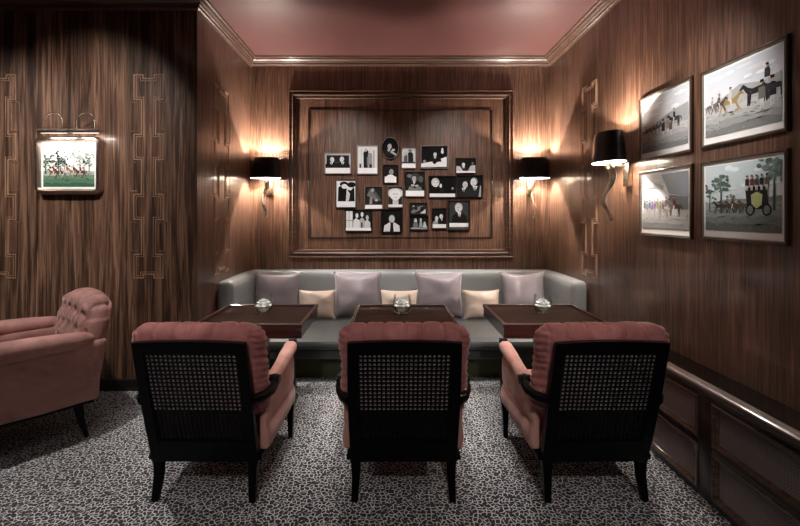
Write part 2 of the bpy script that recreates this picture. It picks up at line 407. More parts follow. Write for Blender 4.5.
photo(385,95,446,183, [('r',0,0,1,1,205),('p',[(.12,.25),(.15,.6),(.4,.66),(.42,.25)],90),('p',[(.45,.22),(.44,.75),(.62,.84),(.82,.72),(.85,.22)],28),('e',.28,.72,.09,.08,185),('e',.60,.86,.09,.08,120),('r',.0,.22,1,.3,60)]+cap(.22,235), 'small upright photograph of two standing people, right of the oval one', 'silverframe', fw=.007)
photo(465,87,581,184, [('r',0,0,1,1,10),('r',0,0,1,.02,10),('p',[(.0,.10),(0,.2),(.45,.3),(.98,.52),(.98,.05),(.0,.03)],232)]+person(.53,.28,.21,215,16,50)+[('p',[(.75,.70),(.78,.9),(.83,.93),(.86,.72),(.82,.64)],215),('e',.12,.30,.07,.07,150),('p',[(.42,.25),(.6,.42),(.66,.3),(.5,.16)],20)], 'silver framed wide photograph of a man beside a raised hand', 'silverframe', fw=.010)
photo(613,140,697,204, [('r',0,0,1,1,20)]+person(.38,.12,.27,225,30,200)+[('p',[(0,.0),(0,.5),(.2,.45),(.34,.18),(.4,0)],200),('p',[(.6,.1),(.75,.5),(1,.55),(1,.0)],190),('e',.86,.66,.08,.1,110),('r',0,0,1,.14,230)], 'small wide photograph of a person at a white table, topmost at right side', 'blackframe', fw=.006)
photo(307,168,371,246, [('r',0,0,1,1,22)]+person(.5,.05,.36,150,225,30,225,turn=1,tie=False)+[('p',[(.08,.0),(.08,.36),(.5,.26),(.92,.36),(.92,0)],232)], 'small dark photograph of a person in white top, directly under the oval photograph', 'blackframe', fw=.008)
photo(400,198,483,303, [('r',0,0,1,1,26),('e',.5,.80,.2,.2,60),('e',.20,.86,.1,.08,110),('e',.82,.72,.1,.14,90)]+person(.46,.34,.25,175,18,30)+[('e',.38,.46,.08,.05,170),('e',.60,.44,.08,.05,170),('p',[(.12,.26),(.2,.42),(.5,.34),(.8,.42),(.9,.26)],120),('r',0,0,1,.24,238)], 'dark upright photograph of a seated person with folded hands, middle of the wall group', 'blackframe', fw=.008)
photo(500,215,613,306, [('r',0,0,1,1,10)]+[('e',.23,.72,.20,.22,190),('e',.24,.66,.14,.17,215),('e',.19,.70,.03,.02,80),('e',.30,.70,.03,.02,80),('r',.20,.56,.28,.58,90),('e',.44,.55,.06,.10,215),('e',.90,.42,.05,.06,160),('p',[(.4,.25),(.42,.45),(.5,.45),(.62,.25)],30)]+cap(.17,235), 'wide very dark photograph with white haired head on its left, above white caption', 'blackframe', fw=.008)
photo(617,212,726,306, [('r',0,0,1,1,24)]+person(.26,.04,.34,205,30,35,turn=1)+person(.72,.06,.40,220,34,150,turn=-1)+[('p',[(.86,.0),(.96,.0),(.97,.5),(.93,.55)],170)], 'black framed photograph of two men close together, rightmost of the wall group', 'blackframe', fw=.010)
photo(110,232,193,348, [('r',0,0,1,1,235),('p',[(.08,.22),(.1,.75),(.3,.82),(.55,.7),(.5,.22)],16),('e',.40,.86,.16,.10,18),('e',.42,.78,.11,.09,235),('p',[(.6,.22),(.58,.6),(.74,.86),(.95,.7),(.97,.22)],22),('e',.72,.74,.10,.11,235),('e',.80,.84,.16,.10,20),('p',[(.5,.4),(.6,.62),(.72,.5),(.66,.24),(.56,.24)],215)]+cap(.2,242), 'upright photograph of two dark dressed figures embracing on white ground, lower left of group', 'blackframe', fw=.006)
photo(230,258,306,354, [('r',0,0,1,1,34),('p',[(.1,.6),(.3,.9),(.4,.85),(.8,.4),(.7,.35)],110),('e',.44,.84,.08,.08,165),('p',[(.25,.2),(.3,.55),(.42,.5),(.42,.2)],140),('e',.66,.38,.08,.05,170),('p',[(.5,.7),(.9,.3),(.95,.4),(.6,.8)],80)]+cap(.17,238), 'upright photograph of a leaning person in dim light, left of pale face portrait', 'goldline', fw=.006)
photo(328,258,391,347, [('r',0,0,1,1,60)]+[('r',.1,.1,.9,.9,40)]+[('p',[(.3,.1),(.32,.45),(.7,.45),(.72,.1)],190),('e',.5,.68,.40,.24,205),('e',.5,.60,.27,.27,222),('e',.40,.64,.05,.02,80),('e',.60,.64,.05,.02,80),('r',.42,.46,.58,.48,90)]+cap(.12,225), 'upright photograph filled by one pale face, bottom centre above the dark suited portrait', 'goldline', fw=.006)
photo(148,357,261,447, [('r',0,0,1,1,30),('r',.02,.12,.27,.97,225),('r',.02,.48,.27,.52,150),('r',.13,.12,.15,.97,170),('p',[(.28,.12),(.3,.5),(.4,.62),(.55,.5),(.55,.12)],222),('e',.44,.74,.07,.12,215),('p',[(.55,.12),(.55,.55),(.65,.66),(.74,.5),(.74,.12)],180),('e',.64,.80,.07,.12,222),('p',[(.74,.12),(.74,.45),(.84,.55),(.96,.4),(.96,.12)],200),('e',.84,.64,.07,.12,190),('r',.60,.12,.66,.4,60)]+cap(.14,240), 'wide photograph of three people in pale clothes by a window, lowest left of group', 'blackframe', fw=.007)
photo(300,355,389,453, [('r',0,0,1,1,12)]+person(.5,.02,.36,190,205,60,40,tie=False)+[('p',[(.40,.0),(.44,.42),(.56,.42),(.60,.0)],26)], 'dark square photograph of one person in a light jacket, lowest in the centre of group', 'blackframe', fw=.008)
photo(420,328,492,379, [('r',0,0,1,1,40),('p',[(.0,.2),(.4,.7),(.8,.8),(.6,.4),(.2,.1)],120),('e',.35,.55,.14,.16,30),('e',.7,.5,.12,.2,20),('p',[(.6,.1),(.95,.5),(.95,.1)],210),('e',.2,.75,.1,.08,150)], 'small wide blurred dark photograph, the upper of the two stacked small ones', 'blackframe', fw=.007)
photo(420,384,497,441, [('r',0,0,1,1,26),('e',.30,.62,.12,.26,190),('e',.30,.30,.2,.3,110),('p',[(.5,.15),(.55,.7),(.65,.8),(.72,.2)],150),('p',[(.72,.15),(.78,.6),(.86,.6),(.96,.15)],190),('e',.60,.78,.07,.12,200)]+cap(.14,150), 'small wide photograph of three faint figures, the lower of the two stacked small ones', 'blackframe', fw=.007)
photo(513,350,575,436, [('r',0,0,1,1,18)]+person(.27,.12,.24,205,150,40,turn=1)+person(.68,.2,.25,215,20,60,turn=-1)+cap(.2,232), 'small upright photograph of a couple side by side, left of the portrait with caption', 'blackframe', fw=.007)
photo(580,318,673,443, [('r',0,0,1,1,34),('r',.06,.24,.94,.95,52)]+person(.52,.24,.32,205,18,190,turn=-1)+[('r',0,0,1,.08,70),('r',.04,.09,.96,.23,242)], 'large upright portrait of a grey haired man above a white caption, lowest right of group', 'blackframe', fw=.009)

# sporting prints
rnd = random.Random(4)
def sky(top, hor, y0=.3, n=10):
    o = []
    for i in range(n):
        t = i/(n-1); o.append(('r', .0, y0+(1-y0)*i/n, 1, 1, tuple(int(hor[k]*(1-t)+top[k]*t) for k in range(3))))
    for i in range(9):
        x, y = rnd.uniform(.1,.9), rnd.uniform(y0+.25,.95); v = rnd.choice((-9, 9, 14))
        o.append(('e', x, y, rnd.uniform(.08,.2), rnd.uniform(.015,.04), tuple(max(0, min(255, c+v)) for c in hor)))
    return o
def horse(cx, cy, s, col, d=1, rider=None, gallop=True):
    k = lambda pts: [(cx+d*x*s*.78, cy+y*s) for x, y in pts]
    o = [('p', k([(-.5,.05),(-.48,.2),(-.2,.24),(.2,.2),(.42,.30),(.62,.48),(.70,.46),(.84,.30),(.80,.25),(.64,.30),(.5,.08),(.3,-.04),(-.3,-.04)]), col)]
    legs = [(-.42,-.62 if gallop else -.44),(-.34,-.2 if gallop else -.32),(.3,.7 if gallop else .34),(.38,.55 if gallop else .42)]
    for a, e in legs:
        o.append(('p', k([(a-.07,.05),(a+.07,.05),((a+e)/2+.04,-.22),(e+.03,-.48),(e-.03,-.48),((a+e)/2-.04,-.22)]), col))
    o.append(('p', k([(-.48,.2),(-.66,.12),(-.72,-.12),(-.66,-.1),(-.56,.08)]), tuple(int(v*.6) for v in col)))
    if rider:
        o += [('p', k([(-.08,.15),(-.06,.5),(.06,.62),(.16,.5),(.12,.15)]), rider), ('e', cx+d*.07*s*.78, cy+.70*s, .07*s, .08*s, (205,170,150)),
              ('e', cx+d*.07*s*.78, cy+.77*s, .08*s, .04*s, (30,28,30)), ('p', k([(0,.18),(.1,-.12),(.16,-.12),(.13,.18)]), (225,222,215))]
    return o
def man(cx, y, s, coat, legs=(215,212,205)):
    return [('p', [(cx-.06*s, y), (cx-.07*s, y+.45*s), (cx+.07*s, y+.45*s), (cx+.06*s, y), (cx+.02*s, y), (cx, y+.3*s), (cx-.02*s, y)], legs),
            ('p', [(cx-.12*s, y+.35*s), (cx-.11*s, y+.8*s), (cx, y+.86*s), (cx+.11*s, y+.8*s), (cx+.12*s, y+.35*s)], coat),
            ('e', cx, y+.93*s, .07*s, .08*s, (200,165,145)), ('r', cx-.06*s, y+.97*s, cx+.06*s, y+1.08*s, (25,24,26))]
def tree(cx, y, s, col=(70,84,74), n=26, spread=1.0):
    o = [('p', [(cx-.02*s, y), (cx-.01*s, y+.6*s), (cx+.01*s, y+.6*s), (cx+.02*s, y)], tuple(int(v*.7) for v in col))]
    for i in range(n):
        a = rnd.uniform(0, 6.28); r_ = rnd.uniform(0, .3)*s*spread; v = rnd.randint(-18, 34)
        o.append(('e', cx+r_*math.cos(a), y+.68*s+r_*math.sin(a)*1.1, rnd.uniform(.03,.08)*s, rnd.uniform(.02,.055)*s, tuple(max(0, min(255, c+v)) for c in col)))
    return o
def ground(y, cols, bump_=.03):
    o = []
    for i, c in enumerate(cols):
        yy = y*(1-i/len(cols)); pts = [(0,0)] + [(t/12, yy+rnd.uniform(-bump_, bump_)) for t in range(13)] + [(1,0)]
        o.append(('p', pts, c))
    for i in range(40):
        x, yy = rnd.random(), rnd.uniform(0, y*.9); c = cols[-1]; v = rnd.randint(-22, 26)
        o.append(('e', x, yy, rnd.uniform(.01,.05), rnd.uniform(.004,.012), tuple(max(0, min(255, q+v)) for q in c)))
    return o
def hatch(x0, y0, x1, y1, n, cols):
    o = []
    for i in range(n):
        x, y = rnd.uniform(x0, x1), rnd.uniform(y0, y1); l = rnd.uniform(.008, .03); a = rnd.uniform(-.5, .5); w = .0028
        o.append(('p', [(x, y), (x+l, y+l*a), (x+l, y+l*a+w), (x, y+w)], rnd.choice(cols)))
    return o
INK = [(70,72,74), (96,98,98), (52,54,56), (190,192,190), (150,150,146)]
def hunting_print(y0, z0, y1, z1, shapes, label, tint):
    w = abs(y0-y1); h = z1-z0
    t = thing('framed_sporting_print', label, 'picture', (XR, (y0+y1)/2, (z0+z1)/2), -math.pi/2, 'sporting prints on the right wall')
    mf = lambda u, v, hh: (u, -hh, v)
    m_ = MB(); m_.loop((-w/2,-h/2,w/2,h/2), [(0,0),(0,.014),(.003,.019),(.008,.020),(.010,.016),(.013,.016),(.015,.013),(.015,.0)], mf)
    m_.build('frame', M['brownframe'], t, smooth=0)
    m_ = MB(); m_.loop((-w/2+.0148,-h/2+.0148,w/2-.0148,h/2-.0148), [(0,.006),(0,.017),(.004,.016),(.005,.010)], mf)
    g = m_.build('slip', M['goldline'], t, smooth=0); g['label'] = 'thin dull gilt slip'
    MB().box((-w/2+.013,-.008,-h/2+.013),(w/2-.013,-.004,h/2-.013)).build('mount', M['petal'], t, smooth=0)['label'] = 'white paper margin'
    shapes = shapes[:14]+hatch(.0,.02,.97,.40,170,INK)+shapes[14:]+hatch(.0,.04,.97,.34,90,INK)+hatch(.0,.40,.97,.56,40,INK)
    iw, ih = w-.070, h-.090
    p = paint(iw, ih, shapes, .0085).build('print', M['print'], t, smooth=0); p.location = (0, 0, .012)
    return t
g1 = [(196,198,197),(180,182,180),(160,162,160),(132,135,134)]
sh = sky((214,219,226),(240,241,243),.4)+[('p',[(0,.42),(.3,.5),(.6,.62),(1,.70),(1,.2),(0,.2)],(172,175,176))]+ground(.40,g1)
for i in range(5): sh += horse(.10+i*.085, .38+i*.01, .15, (120-i*10,112-i*10,104-i*9), 1, (90,84,88))
sh += man(.50,.22,.30,(60,58,62))+man(.60,.24,.30,(150,140,125))+horse(.74,.46,.26,(74,66,62),-1,(52,50,54),False)+man(.66,.22,.26,(96,90,88))
hunting_print(2.644, 1.884, 3.204, 2.352, sh, 'framed racing print of a crowd with riders on a hill, upper left of the four', 0)
sh = sky((206,213,222),(234,237,240),.4)+[('p',[(0,.48),(.25,.55),(.5,.68),(.8,.60),(1,.66),(1,.2),(0,.2)],(172,176,176)),('p',[(0,.40),(.5,.52),(1,.50),(1,.2),(0,.2)],(186,188,184))]+ground(.40,g1)
sh += horse(.36,.44,.30,(164,140,92),1,(210,205,190))+horse(.20,.46,.22,(84,76,72),1,(80,78,84))+horse(.10,.46,.20,(120,112,106),1,(180,176,170))
sh += horse(.72,.48,.34,(44,42,46),-1,None,False)+man(.78,.24,.36,(120,118,110))+man(.90,.24,.37,(40,42,50))+man(.84,.55,.26,(60,60,66))+horse(.93,.46,.26,(60,56,58),-1,None,False)
hunting_print(2.0025, 1.886, 2.567, 2.342, sh, 'framed racing print with a tan galloping horse, upper right of the four', 0)
sh = sky((214,221,226),(236,239,242),.4)+[('p',[(.45,.98),(1,.98),(1,.55),(.62,.62)],(148,154,160)),('p',[(.62,.60),(1,.55),(1,.25),(.62,.3)],(120,124,126)),('p',[(0,.9),(.5,.78),(.5,.7),(0,.78)],(160,160,160))]+ground(.34,g1)
for i in range(10): sh += man(.06+i*.062, .26+rnd.uniform(-.04,.05), .24, tuple(rnd.randint(70,160) for _ in range(3)))
sh += horse(.74,.36,.28,(92,84,80),-1,(150,60,60),False)+horse(.50,.30,.26,(150,142,132),-1,(90,92,100),False)+horse(.24,.30,.22,(180,175,168),1,(120,120,126),False)
hunting_print(2.644, 1.344, 3.204, 1.812, sh, 'framed print of a crowd and horses beside a building, lower left of the four', 0)
sh = sky((206,222,226),(228,240,240),.35)+[('p',[(0,.42),(.4,.48),(.7,.46),(1,.5),(1,.2),(0,.2)],(140,156,150))]+ground(.42,[(160,174,168),(146,160,154),(128,140,136),(104,114,112)])
sh += tree(.24,.32,.60,(88,108,98),40,.7)+tree(.07,.30,.42,(80,98,90),22)+tree(.92,.30,.82,(110,132,124),46,.8)+tree(.40,.32,.28,(70,84,78),16)
for i in range(5): sh += horse(.24+i*.09, .36, .20, (66+i*8,60+i*6,56+i*4), -1, (150,80,60) if i == 2 else None)
sh += [('p',[(.60,.36),(.58,.60),(.66,.64),(.84,.62),(.86,.38),(.78,.32),(.66,.32)],(34,38,38)),('p',[(.66,.38),(.65,.52),(.72,.56),(.79,.52),(.78,.38),(.72,.33)],(196,204,140)),
       ('e',.64,.31,.075,.085,(24,26,26)),('e',.64,.31,.05,.06,(130,140,130)),('e',.84,.31,.075,.085,(24,26,26)),('e',.84,.31,.05,.06,(130,140,130))]
for i in range(5): sh += man(.60+i*.06, .58, .20, ((50,48,52),(120,60,50),(70,74,80),(40,40,44),(96,90,80))[i])
hunting_print(2.0025, 1.350, 2.567, 1.808, sh, 'framed print of a dark horse drawn coach beneath trees, lower right of the four', 0)

# bright landscape with picture lights on the left wall
x0, x1 = (39-CX)/F*YL, (104.5-CX)/F*YL; z1, z0 = H-(137-CY)/F*YL, H-(194.5-CY)/F*YL
w, h = x1-x0, z1-z0
t = thing('framed_landscape_painting', 'bright landscape picture in a rounded silver frame on the striped left wall', 'picture', ((x0+x1)/2, YL, (z0+z1)/2))
def rrect(w, h, r, d, n=6):
    o = []
    r2 = max(.004, r-d)
    for cx_, cz_, a0 in ((w/2-r,h/2-r,0),(-w/2+r,h/2-r,90),(-w/2+r,-h/2+r,180),(w/2-r,-h/2+r,270)):
        for i in range(n+1):
            a = R(a0+90*i/n); o.append((cx_+r2*math.cos(a)*(1 if d < r else 1), cz_+r2*math.sin(a)))
    return o
m_ = MB(); vs = []; prof = [(0,0),(0,.040),(.006,.054),(.016,.062),(.030,.062),(.038,.054),(.044,.044),(.048,.030)]
for d, hh in prof:
    q = rrect(w-2*d, h-2*d, max(.006, .062-d), 0); vs += [(a, -hh, b_) for a, b_ in q]
n = 28
m_.add(vs, [(i*n+k, i*n+(k+1)%n, (i+1)*n+(k+1)%n, (i+1)*n+k) for i in range(len(prof)-1) for k in range(n)])
m_.build('frame', M['nickel'], t)
MB().box((-w/2+.04,-.032,-h/2+.04),(w/2-.04,-.004,h/2-.04)).build('mount', M['petal'], t, smooth=0)['label'] = 'white paper margin'
rnd = random.Random(9)
sh = sky((240,242,244),(236,238,236),.3)+ground(.36,[(170,180,165),(112,140,118),(84,120,96),(60,98,76)],.02)
sh += tree(.04,.30,.50,(96,118,100),26)+tree(.30,.26,.50,(52,62,52),34,1.5)+tree(.42,.28,.42,(60,70,58),26,1.4)+tree(.80,.28,.40,(64,76,66),26,1.3)+tree(.06,.30,.42,(86,104,88),18)+tree(.90,.34,.46,(120,134,124),26,.9)+tree(.72,.36,.55,(150,160,150),24,.9)+tree(.35,.36,.28,(60,70,62),20,1.2)+tree(.26,.34,.26,(66,74,66),16,1.2)
for i in range(5): sh += horse(.22+i*.13, .33+rnd.uniform(-.03,.03), .22, ((120,84,64),(80,66,58),(200,196,188),(150,120,96),(96,70,58))[i], -1, ((150,40,36),(60,60,66),(150,40,36),(50,48,52),(140,60,50))[i])
paint(w-.125, h-.125, sh, .0325).build('print', M['print'], t, smooth=0)
def picture_light(px, label):
    xc = (px-CX)/F*3.56
    q = thing('picture_light', label, 'picture light', (xc, YL, z1+.028), 0, 'brass picture lights over the landscape')
    zc = .004
    L = .125
    MB().tube([(-L,-.105,zc),(L,-.105,zc)], .018, 14).build('lamp_tube', M['nickel'], q)
    m_ = MB()
    for sx in (-.10, .10):
        m_.tube([(sx, -.004, zc+.02), (sx, -.02, zc+.02), (sx, -.035, zc+.02)], .006, 8)
    for s_ in (-1, 1):
        pass
    pts = [(-.075,-.105,zc+.012)] + [(-.075*math.cos(a), -.105, zc+.075+.075*math.sin(a)) for a in [math.pi*i/12 for i in range(13)]] + [(.075,-.105,zc+.012)]
    m_.tube(pts, .005, 8)
    m_.build('hoop_arm', M['gold'], q)
    m_ = MB(); m_.tube([(0,-.105,zc), (0,-.05,zc+.004), (0,-.0,zc+.004)], .007, 8); m_.lathe([(0,0),(.02,0)], (0,0,zc)); m_.build('bracket', M['nickel'], q)
    MB().box((-L+.02,-.108,zc-.020),(L-.02,-.098,zc-.016)).build('lamp', M['softlens'], q, smooth=0)
    return q
picture_light(54, 'left brass hooped picture light above the bright landscape')
picture_light(86, 'right brass hooped picture light above the bright landscape')
for px in (54, 86):
    l = bpy.data.lights.new('picture_lamp', 'AREA'); l.shape = 'RECTANGLE'; l.size = .2; l.size_y = .02; l.energy = .55; l.color = (1,.90,.80)
    o = bpy.data.objects.new('picture_lamp', l); C.objects.link(o); o.location = ((px-CX)/F*3.56, YL-.125, z1+.005); o.rotation_euler = (R(22),0,0)

# ------------------------------------------------------------ sconces
def make_sconce():
    q = thing('wall_sconce', '', 'wall lamp', group='wall sconces with oval black shades')
    # local: wall plane y=0, projects to -y, shade bottom at z=0
    yc = -.165
    def shell(rx0, ry0, rx1, ry1, z0_, z1_, m_, n=40):
        vs = [(rx*math.cos(2*math.pi*k/n), yc+ry*math.sin(2*math.pi*k/n), z) for rx, ry, z in ((rx0,ry0,z0_),(rx1,ry1,z1_)) for k in range(n)]
        m_.add(vs, [(k,(k+1)%n,n+(k+1)%n,n+k) for k in range(n)])
    m_ = MB(); shell(.170,.108,.143,.088,0,.232,m_); shd = m_.build('lamp_shade', M['black'], q)
    m_ = MB(); shell(.168,.106,.141,.086,.001,.231,m_); m_.build('shade_lining', M['shadein'], shd)['label'] = 'white inside of shade'
    MB().box((-.040,-.036,-.185),(.040,0,.015),.004).build('backplate', M['gold'], q)
    MB().tube([(0,-.028,-.025),(0,-.09,-.022),(0,yc,-.020)], .008, 10).build('arm', M['gold'], q)
    MB().tube([(0,yc,-.05),(0,yc,.075)], [.016,.013], 12).build('lamp_holder', M['gold'], q)
    pts = []; rad = []
    for i in range(25):
        t_ = i/24; z = -.01-.44*t_
        pts.append((.020*math.sin(t_*8.2+.6)-.01, yc+.034*math.sin(t_*7.2-.2)+.0*t_, z))
        rad.append(.031*(1-.62*t_)+.002 + (.010 if .88 < t_ < .97 else 0))
    MB().tube(pts, rad, 12, flat=.36, side=(.75,.66,0)).build('wavy_stem', M['gold'], q)
    MB().lathe([(0,.0),(.014,.006),(.018,.02),(.014,.034),(0,.044)], (0,yc,.076), 16).build('bulb', M['bulb'], q)
    return q
sc = make_sconce()
spots = [((at(266,0,4.88)[0], YB, 1.905), 0, 'black shaded gold sconce on the back wall, left of the photographs'),
         ((at(534.5,0,4.88)[0], YB, 1.905), 0, 'black shaded gold sconce on the back wall, right of the photographs'),
         ((XR, 3.355, 1.900), -math.pi/2, 'largest black shaded gold sconce, on right wall beside the framed prints')]
for i, (loc, rz, lab) in enumerate(spots):
    if i == 0: sc.location = loc; sc.rotation_euler = (0,0,rz); sc['label'] = lab; q = sc
    else: q = dup(sc, loc, rz, lab)
    l = bpy.data.lights.new('sconce_bulb', 'POINT'); l.energy = (78,78,46)[i]; l.color = (1,.91,.83); l.shadow_soft_size = .010
    o = bpy.data.objects.new('sconce_bulb', l); C.objects.link(o)
    off_ = Matrix.Rotation(rz, 3, 'Z') @ Vector((0,-.165,.142)); o.location = Vector(loc)+off_

# ------------------------------------------------------------ banquette sofa
sofa = thing('banquette_sofa', 'long grey satin built-in sofa across the alcove under the photographs', 'sofa', (0.1,4.4,0))
def W(m_, name, mat, **k):                                 # world-space mesh parented to the sofa
    o = m_.build(name, M[mat], sofa, loc=(-.1,-4.4,0), **k); return o
xl, xr = XL+.006, XR-.006
def seatfn(q, n, u):
    q = q.copy(); q.z += .012*math.cos(u[1]*1.4)*(1 if u[2] > .9 else 0); return q
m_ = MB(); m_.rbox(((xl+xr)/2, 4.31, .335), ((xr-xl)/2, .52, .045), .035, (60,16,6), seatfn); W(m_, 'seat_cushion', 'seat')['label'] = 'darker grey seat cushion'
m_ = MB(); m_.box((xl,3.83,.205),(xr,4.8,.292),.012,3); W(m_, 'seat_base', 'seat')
m_ = MB(); m_.box((xl,3.96,.0),(xr,4.9,.205)); W(m_, 'plinth', 'plinth')['label'] = 'olive green recessed plinth'
def backfn(q, n, u):
    q = q.copy(); q.y += .06*(u[2]*.5+.5); return q
m_ = MB(); m_.rbox(((xl+xr)/2, 4.875, .60), ((xr-xl)/2, .085, .262), .05, (60,6,14), backfn); W(m_, 'backrest', 'sofa')
def arm_l(sg):
    def f(q, n, u):
        q = q.copy(); q.z += -.0*u[1]; q.x += -sg*.03*(u[2]*.5+.5)*0
        return q
    xc = xl+.075 if sg < 0 else xr-.075
    m_ = MB(); m_.rbox((xc, 4.44, .61), (.072, .40, .255), .045, (6,20,14), f); return m_
W(arm_l(-1), 'side_backrest', 'sofa'); W(arm_l(1), 'side_backrest', 'sofa')

# pillows
def pillow_mesh(w, h, t, seed):
    m_ = MB(); n = 22
    def surf(sg):
        def f(a, b_):
            u, v = a*2-1, b_*2-1
            x = w/2*u*(1-.085*(1-v*v)**1.0+.02*abs(u*v)**6); z = h/2*v*(1-.085*(1-u*u)+.03*abs(u*v)**6)
            th = t/2*max(0, (1-abs(u)**2.6)*(1-abs(v)**2.6))**.55
            th *= 1+.28*mnoise.noise(Vector((u*1.3+seed, v*1.3, sg)))
            e = max(abs(u), abs(v)); an = math.atan2(v, u)
            th += .0035*math.sin(an*11+seed*3+2*mnoise.noise(Vector((u*2, v*2, seed))))*(e**2)*(1-e**6)
            return (x, sg*th, z)
        return f
    m_.grid(surf(-1), n, n); m_.grid(surf(1), n, n)
    return m_
def pillow(px, D, w, h, t, mat, label, seed, group, rz=0, tilt=14):
    x = (px-CX)/F*D
    o = pillow_mesh(w, h, t, seed).build('throw_pillow', M[mat], smooth=80)
    o.location = (x, D, .388+h/2*.97); o.rotation_euler = (R(-tilt), 0, R(rz))
    tag(o, label, 'pillow', group)
G1 = 'square mauve silk pillows on the sofa'; G2 = 'small champagne silk pillows on the sofa'
pillow(276.5,4.66,.50,.49,.20,'mauve','square mauve silk pillow nearest the left end of the sofa',1,G1,-3)
pillow(357.5,4.66,.52,.49,.20,'mauve','square mauve silk pillow behind the left side of the middle table',2.3,G1,2)
pillow(439,4.66,.52,.49,.20,'mauve','square mauve silk pillow in the gap between middle and right tables',3.7,G1,-2)
pillow(523.5,4.66,.49,.49,.20,'mauve','square mauve silk pillow nearest the right end of the sofa',5.1,G1,3)
pillow(317,4.57,.40,.31,.14,'cream','small champagne pillow right of the leftmost mauve pillow',6.2,G2,2,16)
pillow(399,4.57,.40,.31,.14,'cream','small champagne pillow in the middle of the sofa',7.4,G2,-2,16)
pillow(481.5,4.57,.40,.31,.14,'cream','small champagne pillow left of the rightmost mauve pillow',8.8,G2,2,16)

# ------------------------------------------------------------ tables
def make_table():
    q = thing('cocktail_table', '', 'table', group='square mahogany tables in front of the sofa')
    w, d = .765, .67; zt = .735
    MB().box((-w/2+.02,-d/2+.02,zt-.04),(w/2-.02,d/2-.02,zt-.016)).build('table_top', M['tabletop'], q)
    m_ = MB(); m_.loop((-w/2,-d/2,w/2,d/2), [(.026,-.040),(.026,-.005),(.022,0),(.006,0),(0,-.006),(0,-.024),(.006,-.030),(.006,-.036)], lambda u,v,hh: (u,v,zt+hh))
    m_.build('rim', M['apron'], q, smooth=0)
    m_ = MB(); m_.loop((-w/2+.006,-d/2+.006,w/2-.006,d/2-.006), [(.012,-.036),(0,-.036),(0,-.098),(.004,-.104),(.016,-.104),(.020,-.100),(.020,-.036)], lambda u,v,hh: (u,v,zt+hh))
    m_.build('apron', M['apron'], q, smooth=0)
    MB().box((-.05,-.05,.05),(.05,.05,zt-.04),.006).build('pedestal', M['darkwood'], q)
    MB().box((-.24,-.20,0),(.24,.20,.035),.008).build('foot_plate', M['darkwood'], q)
    return q
tb = make_table()
for i, (x, lab) in enumerate(((-1.0,'polished mahogany tray-top table at the left, before the left pink chair'),
                              (.092,'polished mahogany tray-top table in the middle of the three'),
                              (1.163,'polished mahogany tray-top table at the right, beside the panelled wall'))):
    q = tb if i == 0 else dup(tb, (0,0,0), 0, lab)
    q.location = (x, 3.325, 0); q['label'] = lab

# glass bowls and white blooms
def make_bowl():
    prof = [(0,.0),(.040,.0),(.052,.012),(.063,.042),(.066,.075),(.062,.110),(.057,.142),(.0545,.142),(.059,.110),(.063,.075),(.060,.043),(.049,.017),(.036,.012),(0,.012)]
    return MB().lathe(prof, n=36).build('glass_bowl', M['glass'], smooth=60)
def make_bloom():
    m_ = MB(); rr = random.Random(3)
    m_.lathe([(0,-.048),(.022,-.044),(.034,-.028),(.036,-.008),(.030,.012),(0,.024)], n=20)
    for ring, (n_, rad, z, sz, tilt) in enumerate(((5,.012,.026,.020,.25),(6,.021,.018,.024,.5),(7,.030,.006,.026,.8),(8,.036,-.012,.026,1.1))):
        for k in range(n_):
            a = 2*math.pi*(k+.5*(ring%2))/n_+rr.uniform(-.1,.1)
            c = Vector((rad*math.cos(a), rad*math.sin(a), z)); out = Vector((math.cos(a), math.sin(a), 0)); side = Vector((-out.y, out.x, 0))
            up = (Vector((0,0,1))*math.cos(tilt)+out*math.sin(tilt)).normalized(); nor = up.cross(side)
            def f(u, v, c=c, side=side, up=up, nor=nor, sz=sz):
                uu, vv = u*2-1, v
                wd = sz*math.sin(math.pi*min(1,.15+.75*vv))**.6
                return c + side*uu*wd + up*(vv-.5)*sz*1.5 - nor*(.006*(1-uu*uu)) + nor*.004*vv
            m_.grid(f, 6, 6)
    return m_.build('rose_bloom', M['petal'], smooth=60)
bowl, bloom = make_bowl(), make_bloom()
for i, (x, where) in enumerate(((-.999,'left table'),(.087,'middle table'),(1.19,'right table'))):
    a = bowl if i == 0 else bowl.copy(); b_ = bloom if i == 0 else bloom.copy()
    if i: C.objects.link(a); C.objects.link(b_)
    a.location = (x, 3.37, .7195); b_.location = (x, 3.37, .7195+.068); b_.rotation_euler = (0,0,i*1.3)
    a.scale = (1.12,1.12,1.04); b_.scale = (1.16,1.16,1.14); tag(a, 'clear glass bowl standing on the '+where, 'glass bowl', 'glass bowls on the tables')
    tag(b_, 'white rose bloom inside the glass bowl on the '+where, 'flower', 'white blooms in the glass bowls')

